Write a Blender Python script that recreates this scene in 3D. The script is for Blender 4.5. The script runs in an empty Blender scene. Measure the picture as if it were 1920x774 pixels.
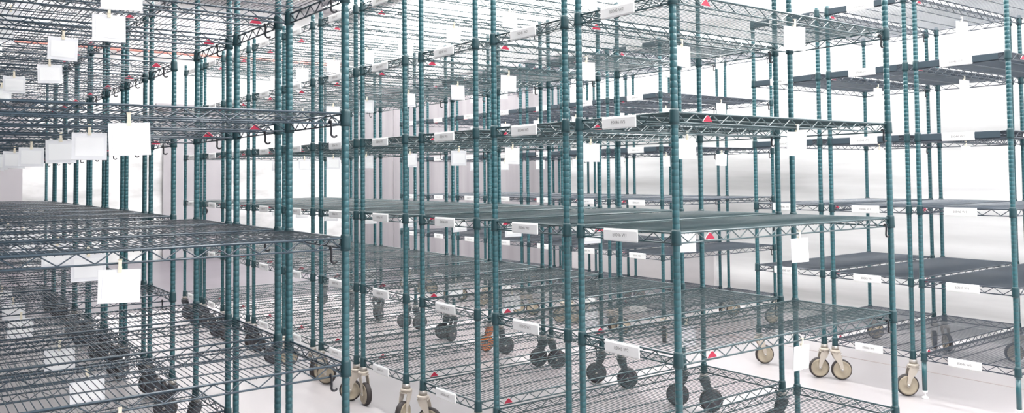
import bpy, math, random
from mathutils import Vector, Matrix
random.seed(7)
SC = bpy.context.scene
COL = SC.collection

# ------------------------------------------------------------------ camera
cam_data = bpy.data.cameras.new('camera')
cam = bpy.data.objects.new('camera', cam_data)
COL.objects.link(cam)
Fv = Vector((0.595258, 0.802636, 0.037996))
Rv = Vector((0.803394, -0.595372, -0.009485))
Uv = Rv.cross(Fv).normalized()
m = Matrix((Rv, Uv, -Fv)).transposed().to_4x4()
m.translation = Vector((0, 0, 1.388))
cam.matrix_world = m
cam_data.sensor_width = 36.0
cam_data.lens = 1560.75 / 1920 * 36
cam_data.shift_y = -(387 - 270.57) / 1920
cam_data.clip_start = 0.05
SC.camera = cam

# ------------------------------------------------------------------ light and exposure
SC.view_settings.view_transform = 'Standard'
SC.view_settings.look = 'None'
SC.view_settings.gamma = 1
SC.view_settings.use_curve_mapping = False
SC.view_settings.exposure = 0.45
world = bpy.data.worlds.new('world')
SC.world = world
world.use_nodes = True
world.node_tree.nodes['Background'].inputs[0].default_value = (0.93, 0.96, 1.0, 1)
world.node_tree.nodes['Background'].inputs[1].default_value = 1.35
PANEL_STRENGTH = 25.0


# ------------------------------------------------------------------ materials
def mat(name, col, rough=0.5, metal=0.0, coat=0.0, noise=None, spec=0.5):
    mt = bpy.data.materials.new(name)
    mt.use_nodes = True
    nt = mt.node_tree
    b = nt.nodes['Principled BSDF']
    b.inputs['Base Color'].default_value = (*col, 1)
    b.inputs['Roughness'].default_value = rough
    b.inputs['Metallic'].default_value = metal
    b.inputs['Coat Weight'].default_value = coat
    b.inputs['Coat Roughness'].default_value = 0.18
    b.inputs['Specular IOR Level'].default_value = spec
    if noise:
        scale, amount, stretch = noise
        tc = nt.nodes.new('ShaderNodeTexCoord')
        mp = nt.nodes.new('ShaderNodeMapping')
        mp.inputs['Scale'].default_value = stretch
        nz = nt.nodes.new('ShaderNodeTexNoise')
        nz.inputs['Scale'].default_value = scale
        nz.inputs['Detail'].default_value = 5
        ramp = nt.nodes.new('ShaderNodeMapRange')
        ramp.inputs['From Min'].default_value = 0.3
        ramp.inputs['From Max'].default_value = 0.7
        ramp.inputs['To Min'].default_value = 1 - amount
        ramp.inputs['To Max'].default_value = 1
        mix = nt.nodes.new('ShaderNodeMix')
        mix.data_type = 'RGBA'
        mix.blend_type = 'MULTIPLY'
        mix.inputs['Factor'].default_value = 1
        mix.inputs[6].default_value = (*col, 1)
        nt.links.new(tc.outputs['Object'], mp.inputs[0])
        nt.links.new(mp.outputs[0], nz.inputs['Vector'])
        nt.links.new(nz.outputs['Fac'], ramp.inputs['Value'])
        nt.links.new(ramp.outputs[0], mix.inputs[7])
        nt.links.new(mix.outputs[2], b.inputs['Base Color'])
    return mt


M = {
    'post': mat('green_epoxy_post', (0.025, 0.118, 0.138), 0.28, 0.1, 0.6, (9, 0.3, (1, 1, 0.3))),
    'wire': mat('green_epoxy_wire', (0.019, 0.046, 0.070), 0.33, 0.1, 0.45, (3, 0.25, (1, 1, 1))),
    'wire_teal': mat('teal_epoxy_wire', (0.018, 0.062, 0.074), 0.33, 0.1, 0.45, (3, 0.25, (1, 1, 1))),
    'wire_slate': mat('slate_epoxy_wire', (0.026, 0.044, 0.068), 0.36, 0.1, 0.35, (3, 0.25, (1, 1, 1))),
    'sleeve': mat('green_sleeve', (0.012, 0.052, 0.062), 0.45, 0.0, 0.1),
    'card': mat('white_card', (0.92, 0.92, 0.92), 0.5),
    'sleeve_clear': mat('card_sleeve', (0.84, 0.84, 0.86), 0.25),
    'clip': mat('cream_clip', (0.78, 0.72, 0.58), 0.5),
    'label': mat('label_white', (0.93, 0.93, 0.92), 0.4),
    'ink': mat('label_ink', (0.22, 0.21, 0.21), 0.6),
    'rail': mat('slate_rail', (0.05, 0.075, 0.095), 0.45),
    'red': mat('red_badge', (0.42, 0.012, 0.05), 0.4),
    'black': mat('black_hook', (0.012, 0.013, 0.018), 0.4),
    'fork': mat('beige_caster_metal', (0.52, 0.46, 0.39), 0.35, 0.1, 0.3),
    'steel': mat('caster_steel', (0.50, 0.47, 0.43), 0.3, 0.6),
    'tyre': mat('tyre_rubber', (0.035, 0.028, 0.028), 0.6),
    'hub': mat('wheel_hub', (0.46, 0.39, 0.29), 0.5, noise=(14, 0.35, (1, 1, 1))),
    'shaded_metal': mat('shaded_caster_metal', (0.045, 0.047, 0.056), 0.45, 0.1, 0.1),  # caster copies with the shade under the racks put into their colour
    'shaded_hub': mat('shaded_wheel_hub', (0.06, 0.06, 0.07), 0.5),
    'orange': mat('orange_caster', (0.75, 0.22, 0.06), 0.45),
    'floor': mat('epoxy_floor', (0.44, 0.415, 0.425), 0.35, 0, 0.15, (1.3, 0.07, (1, 1, 1))),
    'far_floor_shade': mat('unlit_floor_tone', (0.13, 0.115, 0.135), 0.4, 0, 0.1, (0.8, 0.3, (1, 1, 1))),
    'joint': mat('floor_joint', (0.42, 0.36, 0.34), 0.7),
    'wall': mat('white_sheeting', (0.86, 0.86, 0.86), 0.55, 0, 0, (1.1, 0.6, (1, 0.22, 2.6))),
    'grey_panel': mat('grey_pink_panel', (0.37, 0.352, 0.37), 0.6, 0, 0, (1.2, 0.3, (0.6, 3.0, 0.2))),
    'dado': mat('pale_dado', (0.62, 0.60, 0.61), 0.6, 0, 0, (1.1, 0.4, (1, 0.4, 1.5))),
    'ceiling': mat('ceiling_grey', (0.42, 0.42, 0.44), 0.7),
    'pipe': mat('red_pipe', (0.66, 0.27, 0.22), 0.5),
}
em = bpy.data.materials.new('lamp_diffuser')
em.use_nodes = True
eb = em.node_tree.nodes['Principled BSDF']
eb.inputs['Base Color'].default_value = (0.9, 0.9, 0.9, 1)
eb.inputs['Emission Color'].default_value = (1.0, 0.985, 0.97, 1)
eb.inputs['Emission Strength'].default_value = PANEL_STRENGTH
M['lamp'] = em


# ------------------------------------------------------------------ mesh builder
class MB:
    def __init__(s):
        s.v = []; s.f = []; s.mi = []; s.mats = []; s.sm = []

    def slot(s, m_):
        if m_ not in s.mats: s.mats.append(m_)
        return s.mats.index(m_)

    def add(s, vs, fs, mi=0, smooth=False):
        n = len(s.v)
        s.v += [tuple(x) for x in vs]
        for f in fs:
            s.f.append(tuple(n + i for i in f)); s.mi.append(mi); s.sm.append(smooth)

    def box(s, a, b, mi=0, rot=None):
        (x0, y0, z0), (x1, y1, z1) = a, b
        vs = [Vector(c) for c in ((x0, y0, z0), (x1, y0, z0), (x1, y1, z0), (x0, y1, z0), (x0, y0, z1), (x1, y0, z1), (x1, y1, z1), (x0, y1, z1))]
        if rot is not None: vs = [rot @ c for c in vs]
        s.add(vs, [(0, 3, 2, 1), (4, 5, 6, 7), (0, 1, 5, 4), (1, 2, 6, 5), (2, 3, 7, 6), (3, 0, 4, 7)], mi)

    def path(s, pts, r, n=6, mi=0, cap=True):
        pts = [Vector(p) for p in pts]
        vs = []; fs = []
        ref = None
        for i, p in enumerate(pts):
            d = (pts[min(i + 1, len(pts) - 1)] - pts[max(i - 1, 0)]).normalized()
            if ref is None:
                ref = Vector((0, 0, 1)) if abs(d.z) < 0.9 else Vector((1, 0, 0))
            u = (ref - d * ref.dot(d)).normalized()
            w = d.cross(u)
            ref = u
            for k in range(n):
                a = 2 * math.pi * (k + .5) / n
                vs.append(p + u * math.cos(a) * r + w * math.sin(a) * r)
        for i in range(len(pts) - 1):
            for k in range(n):
                k2 = (k + 1) % n
                fs.append((i * n + k, i * n + k2, (i + 1) * n + k2, (i + 1) * n + k))
        s.add(vs, fs, mi, True)
        if cap:
            e = (len(pts) - 1) * n
            s.add(vs[:n], [tuple(range(n))[::-1]], mi)
            s.add(vs[e:], [tuple(range(n))], mi)

    def lathe(s, prof, n=14, mi=0, centre=(0, 0, 0), rot=None, smooth=True):
        vs = []; fs = []
        for r, z in prof:
            for k in range(n):
                a = 2 * math.pi * k / n
                c = Vector((r * math.cos(a), r * math.sin(a), z))
                if rot is not None: c = rot @ c
                vs.append(c + Vector(centre))
        for i in range(len(prof) - 1):
            for k in range(n):
                k2 = (k + 1) % n
                fs.append((i * n + k, i * n + k2, (i + 1) * n + k2, (i + 1) * n + k))
        fs.append(tuple(range(n))[::-1])
        e = (len(prof) - 1) * n
        fs.append(tuple(range(e, e + n)))
        s.add(vs, fs, mi, smooth)

    def mesh(s, name, mats):
        me = bpy.data.meshes.new(name)
        me.from_pydata(s.v, [], s.f)
        for mt in (mats if isinstance(mats, (list, tuple)) else [mats]):
            me.materials.append(mt)
        me.polygons.foreach_set('material_index', s.mi)
        me.polygons.foreach_set('use_smooth', s.sm)
        me.update()
        return me


def link(name, me, parent=None, loc=None, rot=None):
    o = bpy.data.objects.new(name, me)
    COL.objects.link(o)
    if parent is not None: o.parent = parent
    if loc is not None: o.location = loc
    if rot is not None: o.rotation_euler = rot
    return o


def struct(name, me, loc=None):
    o = link(name, me, None, loc); o['kind'] = 'structure'; return o


def tag(o, label, cat, group=None):
    o['label'] = label; o['category'] = cat
    if group: o['group'] = group
    return o


def bx(name, a, b, mt, parent=None):
    mb = MB(); mb.box(a, b)
    return link(name, mb.mesh(name, mt), parent)


# ------------------------------------------------------------------ the room
X0, X1, Y0, Y1, ZC = -4.0, 7.2, -4.0, 15.2, 4.6
for nm, a, b, mt in (
    ('floor', (X0, Y0, -0.1), (X1, Y1, 0), M['floor']),
    ('ceiling', (X0, Y0, ZC), (X1, Y1, ZC + .1), M['ceiling']),
    ('wall_right', (X1, Y0, 0), (X1 + .1, Y1, ZC), M['wall']),
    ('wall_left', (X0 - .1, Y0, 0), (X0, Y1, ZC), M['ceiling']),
    ('wall_far', (X0, Y1, 0), (X1, Y1 + .1, ZC), M['wall']),
):
    mb = MB(); mb.box(a, b)
    struct(nm, mb.mesh(nm, mt))
# joint line in the floor, parallel to the rows
mb = MB(); mb.box((5.79, Y0, 0), (5.803, Y1, .0015)); struct('trim_1', mb.mesh('trim_1', M['joint']))
# grey sliding panels along the far part of the right wall and on the far wall
mb = MB()
y = 8.5; k = 0
while y < 15.0:
    mb.box((7.15 - .015 * (k % 2), y, .02), (7.195, y + .93, 2.9)); y += .94; k += 1
mb.box((7.09, 8.4, 2.9), (7.195, 15.1, 3.0))
struct('door_1', mb.mesh('door_1', M['grey_panel']))
mb = MB()
x = -1.5; k = 0
while x < 4.75:
    if not 1.5 < x < 3.4: mb.box((x, 15.15 - .015 * (k % 2), .02), (x + 1.03, 15.195, 2.6))
    x += 1.045; k += 1
mb.box((-1.6, 15.1, 2.6), (1.8, 15.195, 2.7)); mb.box((3.6, 15.1, 2.6), (4.75, 15.195, 2.7))
d2 = struct('door_2', mb.mesh('door_2', M['grey_panel']))
mb = MB(); mb.lathe([(.03, 0), (.035, .03), (.058, .035), (.062, .06), (.05, .075)], 16, 0, (4.41, 15.15, .82), Matrix.Rotation(math.pi / 2, 3, 'X'))
link('handle', mb.mesh('handle', M['black']), d2)['label'] = 'round black knob'
mb = MB(); mb.box((7.17, Y0, 0), (7.2, 8.35, .10)); struct('baseboard_right', mb.mesh('baseboard_right', M['wall']))
# unlit far end put into a darker floor colour, and a low grey dado on the right wall
mb = MB(); mb.box((X0, 9.4, 0), (X1, Y1, .003)); struct('floor', mb.mesh('floor_far_unlit', M['far_floor_shade']))
mb = MB(); mb.box((7.165, 6.0, .1), (7.2, 8.4, .66)); struct('trim_2', mb.mesh('trim_2', M['dado']))
# red pipe along the far wall
mb = MB(); mb.path([(-3.9, 15.05, 3.58), (7.1, 15.05, 3.58)], .026, 10)
for px in range(-3, 8, 2): mb.box((px - .02, 15.03, 3.55), (px + .02, 15.199, 3.62))
tag(link('water_pipe', mb.mesh('water_pipe', M['pipe'])), 'red pipe running along the far wall above the racks', 'pipe')

# ceiling lights over the aisles
frame_mb = MB()
for a, b in (((-.3, -1.2, -.06), (-.27, 1.2, 0)), ((.27, -1.2, -.06), (.3, 1.2, 0)), ((-.27, -1.2, -.06), (.27, -1.17, 0)), ((-.27, 1.17, -.06), (.27, 1.2, 0)), ((-.27, -1.17, -.01), (.27, 1.17, 0))):
    frame_mb.box(a, b)
frame_me = frame_mb.mesh('frame', M['ceiling'])
diff_mb = MB(); diff_mb.box((-.27, -1.17, -.05), (.27, 1.17, -.035)); diff_me = diff_mb.mesh('diffuser', M['lamp'])
rows_l = {1.8: 'over the aisle left of the centre row', 4.45: 'over the aisle right of the centre row', 6.6: 'beside the right wall'}
for lx, where in rows_l.items():
    spots = (-1.5, 2.2, 5.9, 9.6, 13.3) if lx < 6 else (-1.5, .95, 3.4, 5.85, 8.3, 10.75, 13.2)
    for i, ly in enumerate(spots):
        e = link('ceiling_light', None, None, (lx, ly, ZC))
        tag(e, 'white ceiling panel %s, %s from the camera end' % (where, ('first', 'second', 'third', 'fourth', 'fifth', 'sixth', 'seventh')[i]), 'ceiling light', 'ceiling light panels')
        link('frame', frame_me, e); link('diffuser', diff_me, e)

# ------------------------------------------------------------------ shelving rack pieces
W, D = 0.535, 1.492         # post to post: short side (Y), long side (X)
Z5, G = 0.27, 0.45
LEVELS = [Z5 + G * k for k in range(5)] + [Z5 + 4 * G + 0.40]      # bottom .. top
PR = .0142


def zigzag(a, b, h, r, pitch, mb, ph=0):
    a = Vector(a); b = Vector(b); L = (b - a).length
    n = max(2, int(round(L / (pitch / 2))))
    pts = []
    for i in range(n + 1):
        p = a.lerp(b, i / n)
        p.z += -0.002 if (i + ph) % 2 == 0 else -h + .002
        pts.append(p)
    mb.path(pts, r, 5, cap=False)


def truss(mb, a, b, h=.038, pitch=.1, rt=.0043, rb=.0036, rz=.0027):
    mb.path([a, b], rt, 6); a2 = Vector(a) - Vector((0, 0, h)); b2 = Vector(b) - Vector((0, 0, h))
    mb.path([a2, b2], rb, 6)
    zigzag(a, b, h, rz, pitch, mb)


def shelf_mesh(wire):
    mb = MB()
    e = .014
    # perimeter trusses (origin = near-left post of the rack, shelf surface at z 0)
    truss(mb, (e, 0, 0), (D - e, 0, 0)); truss(mb, (e, W, 0), (D - e, W, 0))
    truss(mb, (0, e, 0), (0, W - e, 0)); truss(mb, (D, e, 0), (D, W - e, 0))
    for fy in (1 / 3, 2 / 3):      # two inner ribs under the wires
        mb.path([(0, W * fy, -.006), (D, W * fy, -.006)], .0026, 6)
    n = 68
    for i in range(n):             # surface wires running front to back
        x = .022 + (D - .044) * i / (n - 1)
        mb.path([(x, -.001, -.006), (x, .004, .003), (x, W - .004, .003), (x, W + .001, -.006)], .0016, 5)
    return mb.mesh('shelf', wire)


SHELVES = {'left': shelf_mesh(M['wire']), 'centre': shelf_mesh(M['wire_teal']), 'right': shelf_mesh(M['wire_slate'])}
mb = MB(); mb.lathe([(.0152, .014), (.0182, .006), (.0184, -.006), (.0190, -.03), (.0205, -.044), (.0152, -.046)], 14)
SLEEVE = mb.mesh('corner_sleeve', M['sleeve'])
POST_TOP = LEVELS[-1] + .06
prof = []
z = .215
while z < POST_TOP - .005:
    prof += [(PR, z), (PR, z + .0215), (PR - .0007, z + .0225), (PR - .0007, z + .0245)]
    z += .0254
prof += [(PR, POST_TOP - .003), (PR * .6, POST_TOP)]
mb = MB(); mb.lathe(prof, 14); POST = mb.mesh('post', M['post'])


def text_tris(txt, size):
    cu = bpy.data.curves.new('t', 'FONT'); cu.body = txt; cu.size = size; cu.align_x = 'CENTER'; cu.align_y = 'CENTER'
    o = bpy.data.objects.new('t', cu); COL.objects.link(o)
    bpy.context.view_layer.update()
    me = bpy.data.meshes.new_from_object(o.evaluated_get(bpy.context.evaluated_depsgraph_get()))
    vs = [v.co.copy() for v in me.vertices]; fs = [tuple(p.vertices) for p in me.polygons]
    bpy.data.objects.remove(o); bpy.data.curves.remove(cu); bpy.data.meshes.remove(me)
    return vs, fs


def label_mesh(txt, rail=False, length=.19):
    """label strip on the short face that looks along -X; y centred at 0, z hangs from 0"""
    mb = MB()
    L = length / 2
    prof = [(-.0055, .004), (-.0085, -.004), (-.0075, -.040), (-.0035, -.046), (-.0015, -.040), (-.0025, .004)]
    n = len(prof)
    vs = [(x, -L, z) for x, z in prof] + [(x, L, z) for x, z in prof]
    mb.add(vs, [tuple(range(n)), tuple(range(2 * n - 1, n - 1, -1))] + [(i, i + n, (i + 1) % n + n, (i + 1) % n) for i in range(n)], 0)
    tv, tf = text_tris(txt, .019)
    mb.add([(-.0092 + .0006 * (v.y / .02), -v.x, v.y - .021) for v in tv], tf, 1)
    if rail:
        mb.box((-.0052, -W / 2 + .03, -.036), (-.0032, W / 2 - .03, .001), 2)
    return mb.mesh('label_strip', [M['label'], M['ink'], M['rail']])


LABELS = [label_mesh(t) for t in ('E0046 W5', 'E0045 W2', 'E0046 W1')]
RAILS = [label_mesh(t, True) for t in ('E0046 W3', 'E0044 W2')]
# small red badge with a pale rim in the truss
mb = MB()
for s_, dz, mi, th in ((.9, 0, 1, .0030), (.84, .0003, 0, .0042)):
    pr = [(-.031 * s_, -.033 + (1 - s_) * .018), (.031 * s_, -.033 + (1 - s_) * .018), (.024 * s_, -.022), (.004 * s_, -.004 - (1 - s_) * .015), (-.004 * s_, -.004 - (1 - s_) * .015), (-.024 * s_, -.022)]
    vs = [(x, -.004 - th, z_) for x, z_ in pr] + [(x, -.004, z_) for x, z_ in pr]
    k = len(pr)
    mb.add(vs, [tuple(range(k)), tuple(range(2 * k - 1, k - 1, -1))] + [(i, i + k, (i + 1) % k + k, (i + 1) % k) for i in range(k)], mi)
BADGE = mb.mesh('badge', [M['red'], M['card']])
# black S hook
mb = MB()
pts = [(0, 0, -.034)]
for k in range(7):
    a = math.pi * k / 6; pts.append((0, -.006 - .006 * math.cos(a) + 0, -.034 + .006 * math.sin(a)))
pts = [(0, .006 * math.cos(math.pi * k / 6) - .006, -.036 + .008 * math.sin(math.pi * k / 6)) for k in range(7)]
pts += [(0, -.012, -.05), (.001, -.010, -.066)]
pts += [(.012 - .012 * math.cos(math.pi * k / 6), -.010, -.074 - .012 * math.sin(math.pi * k / 6)) for k in range(6)]
mb.path(pts, .0042, 7)
HOOK = mb.mesh('hook', M['black'])

mb = MB()
mb.lathe([(PR, .045), (PR, .218)], 14, 0)
mb.lathe([(.006, .012), (.006, .046)], 10, 1); mb.lathe([(PR + .001, .036), (PR + .001, .048)], 14, 1)
mb.lathe([(.021, 0), (.021, .006), (.010, .014), (.006, .016)], 16, 1)
FOOT = mb.mesh('levelling_foot', [M['post'], M['label']])
# caster: stem, bearing plate, fork, axle; wheel with hub and tread is a sub-part
WR = .068


def caster_mesh(fm):
    mb = MB()
    mb.lathe([(.011, .175), (.011, .24)], 12, 1)
    mb.lathe([(.013, .200), (.030, .199), (.034, .194), (.034, .188), (.028, .183), (.028, .176), (.018, .172)], 18, 0)
    mb.lathe([(.0215, .205), (.024, .2), (.024, .222), (.0155, .228)], 12, 1)
    for s_ in (-1, 1):
        y0 = s_ * .0215; y1 = s_ * .0245
        out = [(-.026, .180), (.026, .180), (.036, .155), (.047, .085), (.046, .062), (.038, .056), (.030, .062), (.018, .105), (-.012, .145)]
        k = len(out)
        vs = [(x, y0, z_) for x, z_ in out] + [(x, y1, z_) for x, z_ in out]
        mb.add(vs, [tuple(range(k)), tuple(range(2 * k - 1, k - 1, -1))] + [(i, i + k, (i + 1) % k + k, (i + 1) % k) for i in range(k)], 0)
    mb.box((-.026, -.0245, .176), (.034, .0245, .182), 0)
    rx = Matrix.Rotation(math.pi / 2, 3, 'X')
    mb.lathe([(.008, -.030), (.008, .030)], 10, 1, (.038, 0, WR), rx)
    return mb.mesh('caster', [fm, M['steel']])


CASTER = caster_mesh(M['fork']); CASTER_O = caster_mesh(M['orange']); CASTER_SHADED = caster_mesh(M['shaded_metal'])


def wheel_mesh(hm):
    mb = MB(); rx = Matrix.Rotation(math.pi / 2, 3, 'X')
    t = .016
    mb.lathe([(.056, -t), (.062, -t), (.066, -t * .7), (WR, -t * .3), (WR, t * .3), (.066, t * .7), (.062, t), (.056, t)], 32, 0, (0, 0, 0), rx)
    mb.lathe([(.016, -.0205), (.020, -.0168), (.046, -.0168), (.050, -.0182), (.0585, -.0175), (.0585, .0175), (.050, .0182), (.046, .0168), (.020, .0168), (.016, .0205)], 32, 1, (0, 0, 0), rx)
    return mb.mesh('wheel', [M['tyre'], hm])


WHEEL = wheel_mesh(M['hub']); WHEEL_O = wheel_mesh(M['orange']); WHEEL_SHADED = wheel_mesh(M['shaded_hub'])

ORD = ['first', 'second', 'third', 'fourth', 'fifth', 'sixth', 'seventh', 'eighth', 'ninth', 'tenth', 'eleventh', 'twelfth']
LV = ['lowest', 'second-lowest', 'third-lowest', 'third-highest', 'second-highest', 'highest']


def make_rack(kind):
    root = link('wire_shelving_rack', None)
    for k, z_ in enumerate(LEVELS):
        if kind == 'right' and k == 5: z_ += .035
        s_ = link('shelf', SHELVES[kind], root, (0, 0, z_))
        for x in (0, D):
            for y_ in (0, W): link('corner_sleeve', SLEEVE, s_, (x, y_, 0))
        rail = kind == 'right' and k >= 3
        lb = RAILS[k % 2] if rail else LABELS[k % 3]
        l_ = link('label_strip', lb, s_, (-.004, W / 2 + (.02 if not rail else .02), 0))
        l_['label'] = 'white paper label strip with faint grey print'
        if kind != 'left':
            bd = link('badge', BADGE, s_, (.18, 0, 0)); bd['label'] = 'small red triangular badge with pale rim'
        hk = link('hook', HOOK, s_, (D - .06, 0, 0)); hk['label'] = 'black hook'
    for x in (0, D):
        for y_ in (0, W): link('post', POST, root, (x, y_, 0))
    return root


def copy_rack(src):
    r = src.copy(); COL.objects.link(r)
    for ch in src.children:
        if ch.name.startswith(('caster', 'levelling_foot')): continue
        c = ch.copy(); COL.objects.link(c); c.parent = r
        for g_ in ch.children:
            d = g_.copy(); COL.objects.link(d); d.parent = c
    return r


ROWS = {
    'left': (1.312 - D, [3.052 - W / 2, 3.712 - W / 2, 4.365 - W / 2, 5.10, 5.80, 6.47, 7.13, 7.78, 8.40, 9.02, 9.65]),
    'centre': (2.335, [2.130, 2.757, 3.450, 4.172, 4.800, 5.475, 6.120, 6.790, 7.450, 8.100]),
    'right': (5.109, [2.116, 2.720, 3.336, 4.810, 5.450, 6.090, 6.740, 7.390, 8.040, 8.690]),
}
near_note = {
    ('left', 0): 'green wire shelving rack nearest the camera on the left, casters under it coloured as in shade',
    ('centre', 0): 'green wire shelving rack at the near end of the centre row, on feet',
    ('right', 0): 'green wire shelving rack at the right edge of the photo, on feet instead of wheels',
}
proto = {}
first = {}
for row, (rx_, ys) in ROWS.items():
    for i, y_ in enumerate(ys):
        if row not in proto:
            r = make_rack(row); proto[row] = r
        else:
            r = copy_rack(proto[row])
        r.location = (rx_, y_, 0)
        if row == 'left' and i > 0:
            for s_ in [c for c in r.children if c.data is SHELVES['left'] and c.location.z > 1.5]:
                link('badge', BADGE, s_, (D - .10, 0, 0))['label'] = 'small red triangular badge with pale rim'
        lab = near_note.get((row, i)) or 'green wire shelving rack, %s from the camera in the %s row' % (ORD[i], row)
        tag(r, lab, 'shelving rack', 'wire shelving racks in the %s row' % row)
        for a_ in (0, 1):
            for b_ in (0, 1):
                if i == 0 and row != 'left':       # these two racks stand on feet instead of casters
                    link('levelling_foot', FOOT, r, (a_ * D, b_ * W, 0)); continue
                orange = (row == 'centre' and i == 5 and a_ == 1 and b_ == 0)
                shaded = row == 'left' or (row == 'centre' and (a_ == 1 or i > 5))
                c = link('caster', CASTER_O if orange else CASTER_SHADED if shaded else CASTER, r, (a_ * D, b_ * W, 0), (0, 0, random.choice((random.uniform(.1, .9), random.uniform(2.2, 3.0))) * (1 if b_ == 0 else -1)))
                link('wheel', WHEEL_O if orange else WHEEL_SHADED if shaded else WHEEL, c, (.038, 0, WR))
                if orange: c['label'] = 'orange caster'
                # orientations seen in the photograph
                rz = {('centre', 3, 0, 1): -1.65, ('centre', 3, 0, 0): -2.6, ('centre', 2, 0, 1): -.9, ('centre', 4, 0, 0): 2.6,
                      ('centre', 3, 1, 0): 2.4, ('centre', 2, 1, 1): -.75, ('centre', 2, 1, 0): 2.3, ('centre', 1, 1, 1): -.7, ('centre', 1, 1, 0): 2.5,
                      ('right', 1, 0, 1): -.75, ('right', 2, 0, 0): 2.45, ('right', 1, 0, 0): 2.4, ('right', 2, 0, 1): -.6}.get((row, i, a_, b_))
                if rz is not None: c.rotation_euler.z = rz

# ------------------------------------------------------------------ cards hung under the shelves
cw, chh = .118, .098
mb = MB()
mb.box((-cw / 2, -.0012, -chh), (cw / 2, .0012, 0))
mb.path([(-cw / 2, 0, 0), (cw / 2, 0, 0)], .002, 6); mb.path([(-cw / 2, 0, -chh), (cw / 2, 0, -chh)], .002, 6)
CARD = mb.mesh('hanging_card', M['sleeve_clear'])
mb = MB(); mb.box((-cw / 2 + .012, -.0022, -chh + .013), (cw / 2 - .012, -.0013, -.015)); PAPER = mb.mesh('paper', M['card'])
mb = MB(); mb.box((-.006, -.0035, -.008), (.006, .0035, .010)); mb.box((-.005, -.0055, .008), (.005, -.0035, .034)); mb.box((-.006, -.0055, .030), (.006, .004, .034)); mb.box((-.005, .0035, -.004), (.005, .0055, .010))
CLIP = mb.mesh('clip', M['clip'])
jit = {('left', 1, 4): .08, ('left', 3, 4): .10, ('left', 2, 4): .02}
cproto = None
for row, (rx_, ys) in ROWS.items():
    for i, y_ in enumerate(ys):
        for k in range(1, 6):
            if row == 'right' and k < 3 : continue
            if row == 'right' and i == 0: continue
            zz = LEVELS[k] - .038 - .020
            x = rx_ + .745 + jit.get((row, i, k), random.uniform(-.02, .02))
            if row == 'centre' and i == 0: x = rx_ + .745
            if cproto is None:
                c = link('hanging_card', CARD); link('paper', PAPER, c); cl = link('clip', CLIP, c); cl['label'] = 'cream clip'
                cproto = c
            else:
                c = cproto.copy(); COL.objects.link(c)
                for ch in cproto.children:
                    d = ch.copy(); COL.objects.link(d); d.parent = c
            c.location = (x, y_ - .0115, zz)
            c.rotation_euler = (random.uniform(-.05, .05), random.uniform(-.04, .04), random.uniform(-.22, .12))
            who = ('nearest' if i == 0 else ORD[i] + ' nearest')
            tag(c, 'white card hanging under the %s shelf of the %s rack in the %s row' % (LV[k], who, row), 'card', 'white cards hung under the shelves of the %s row' % row)
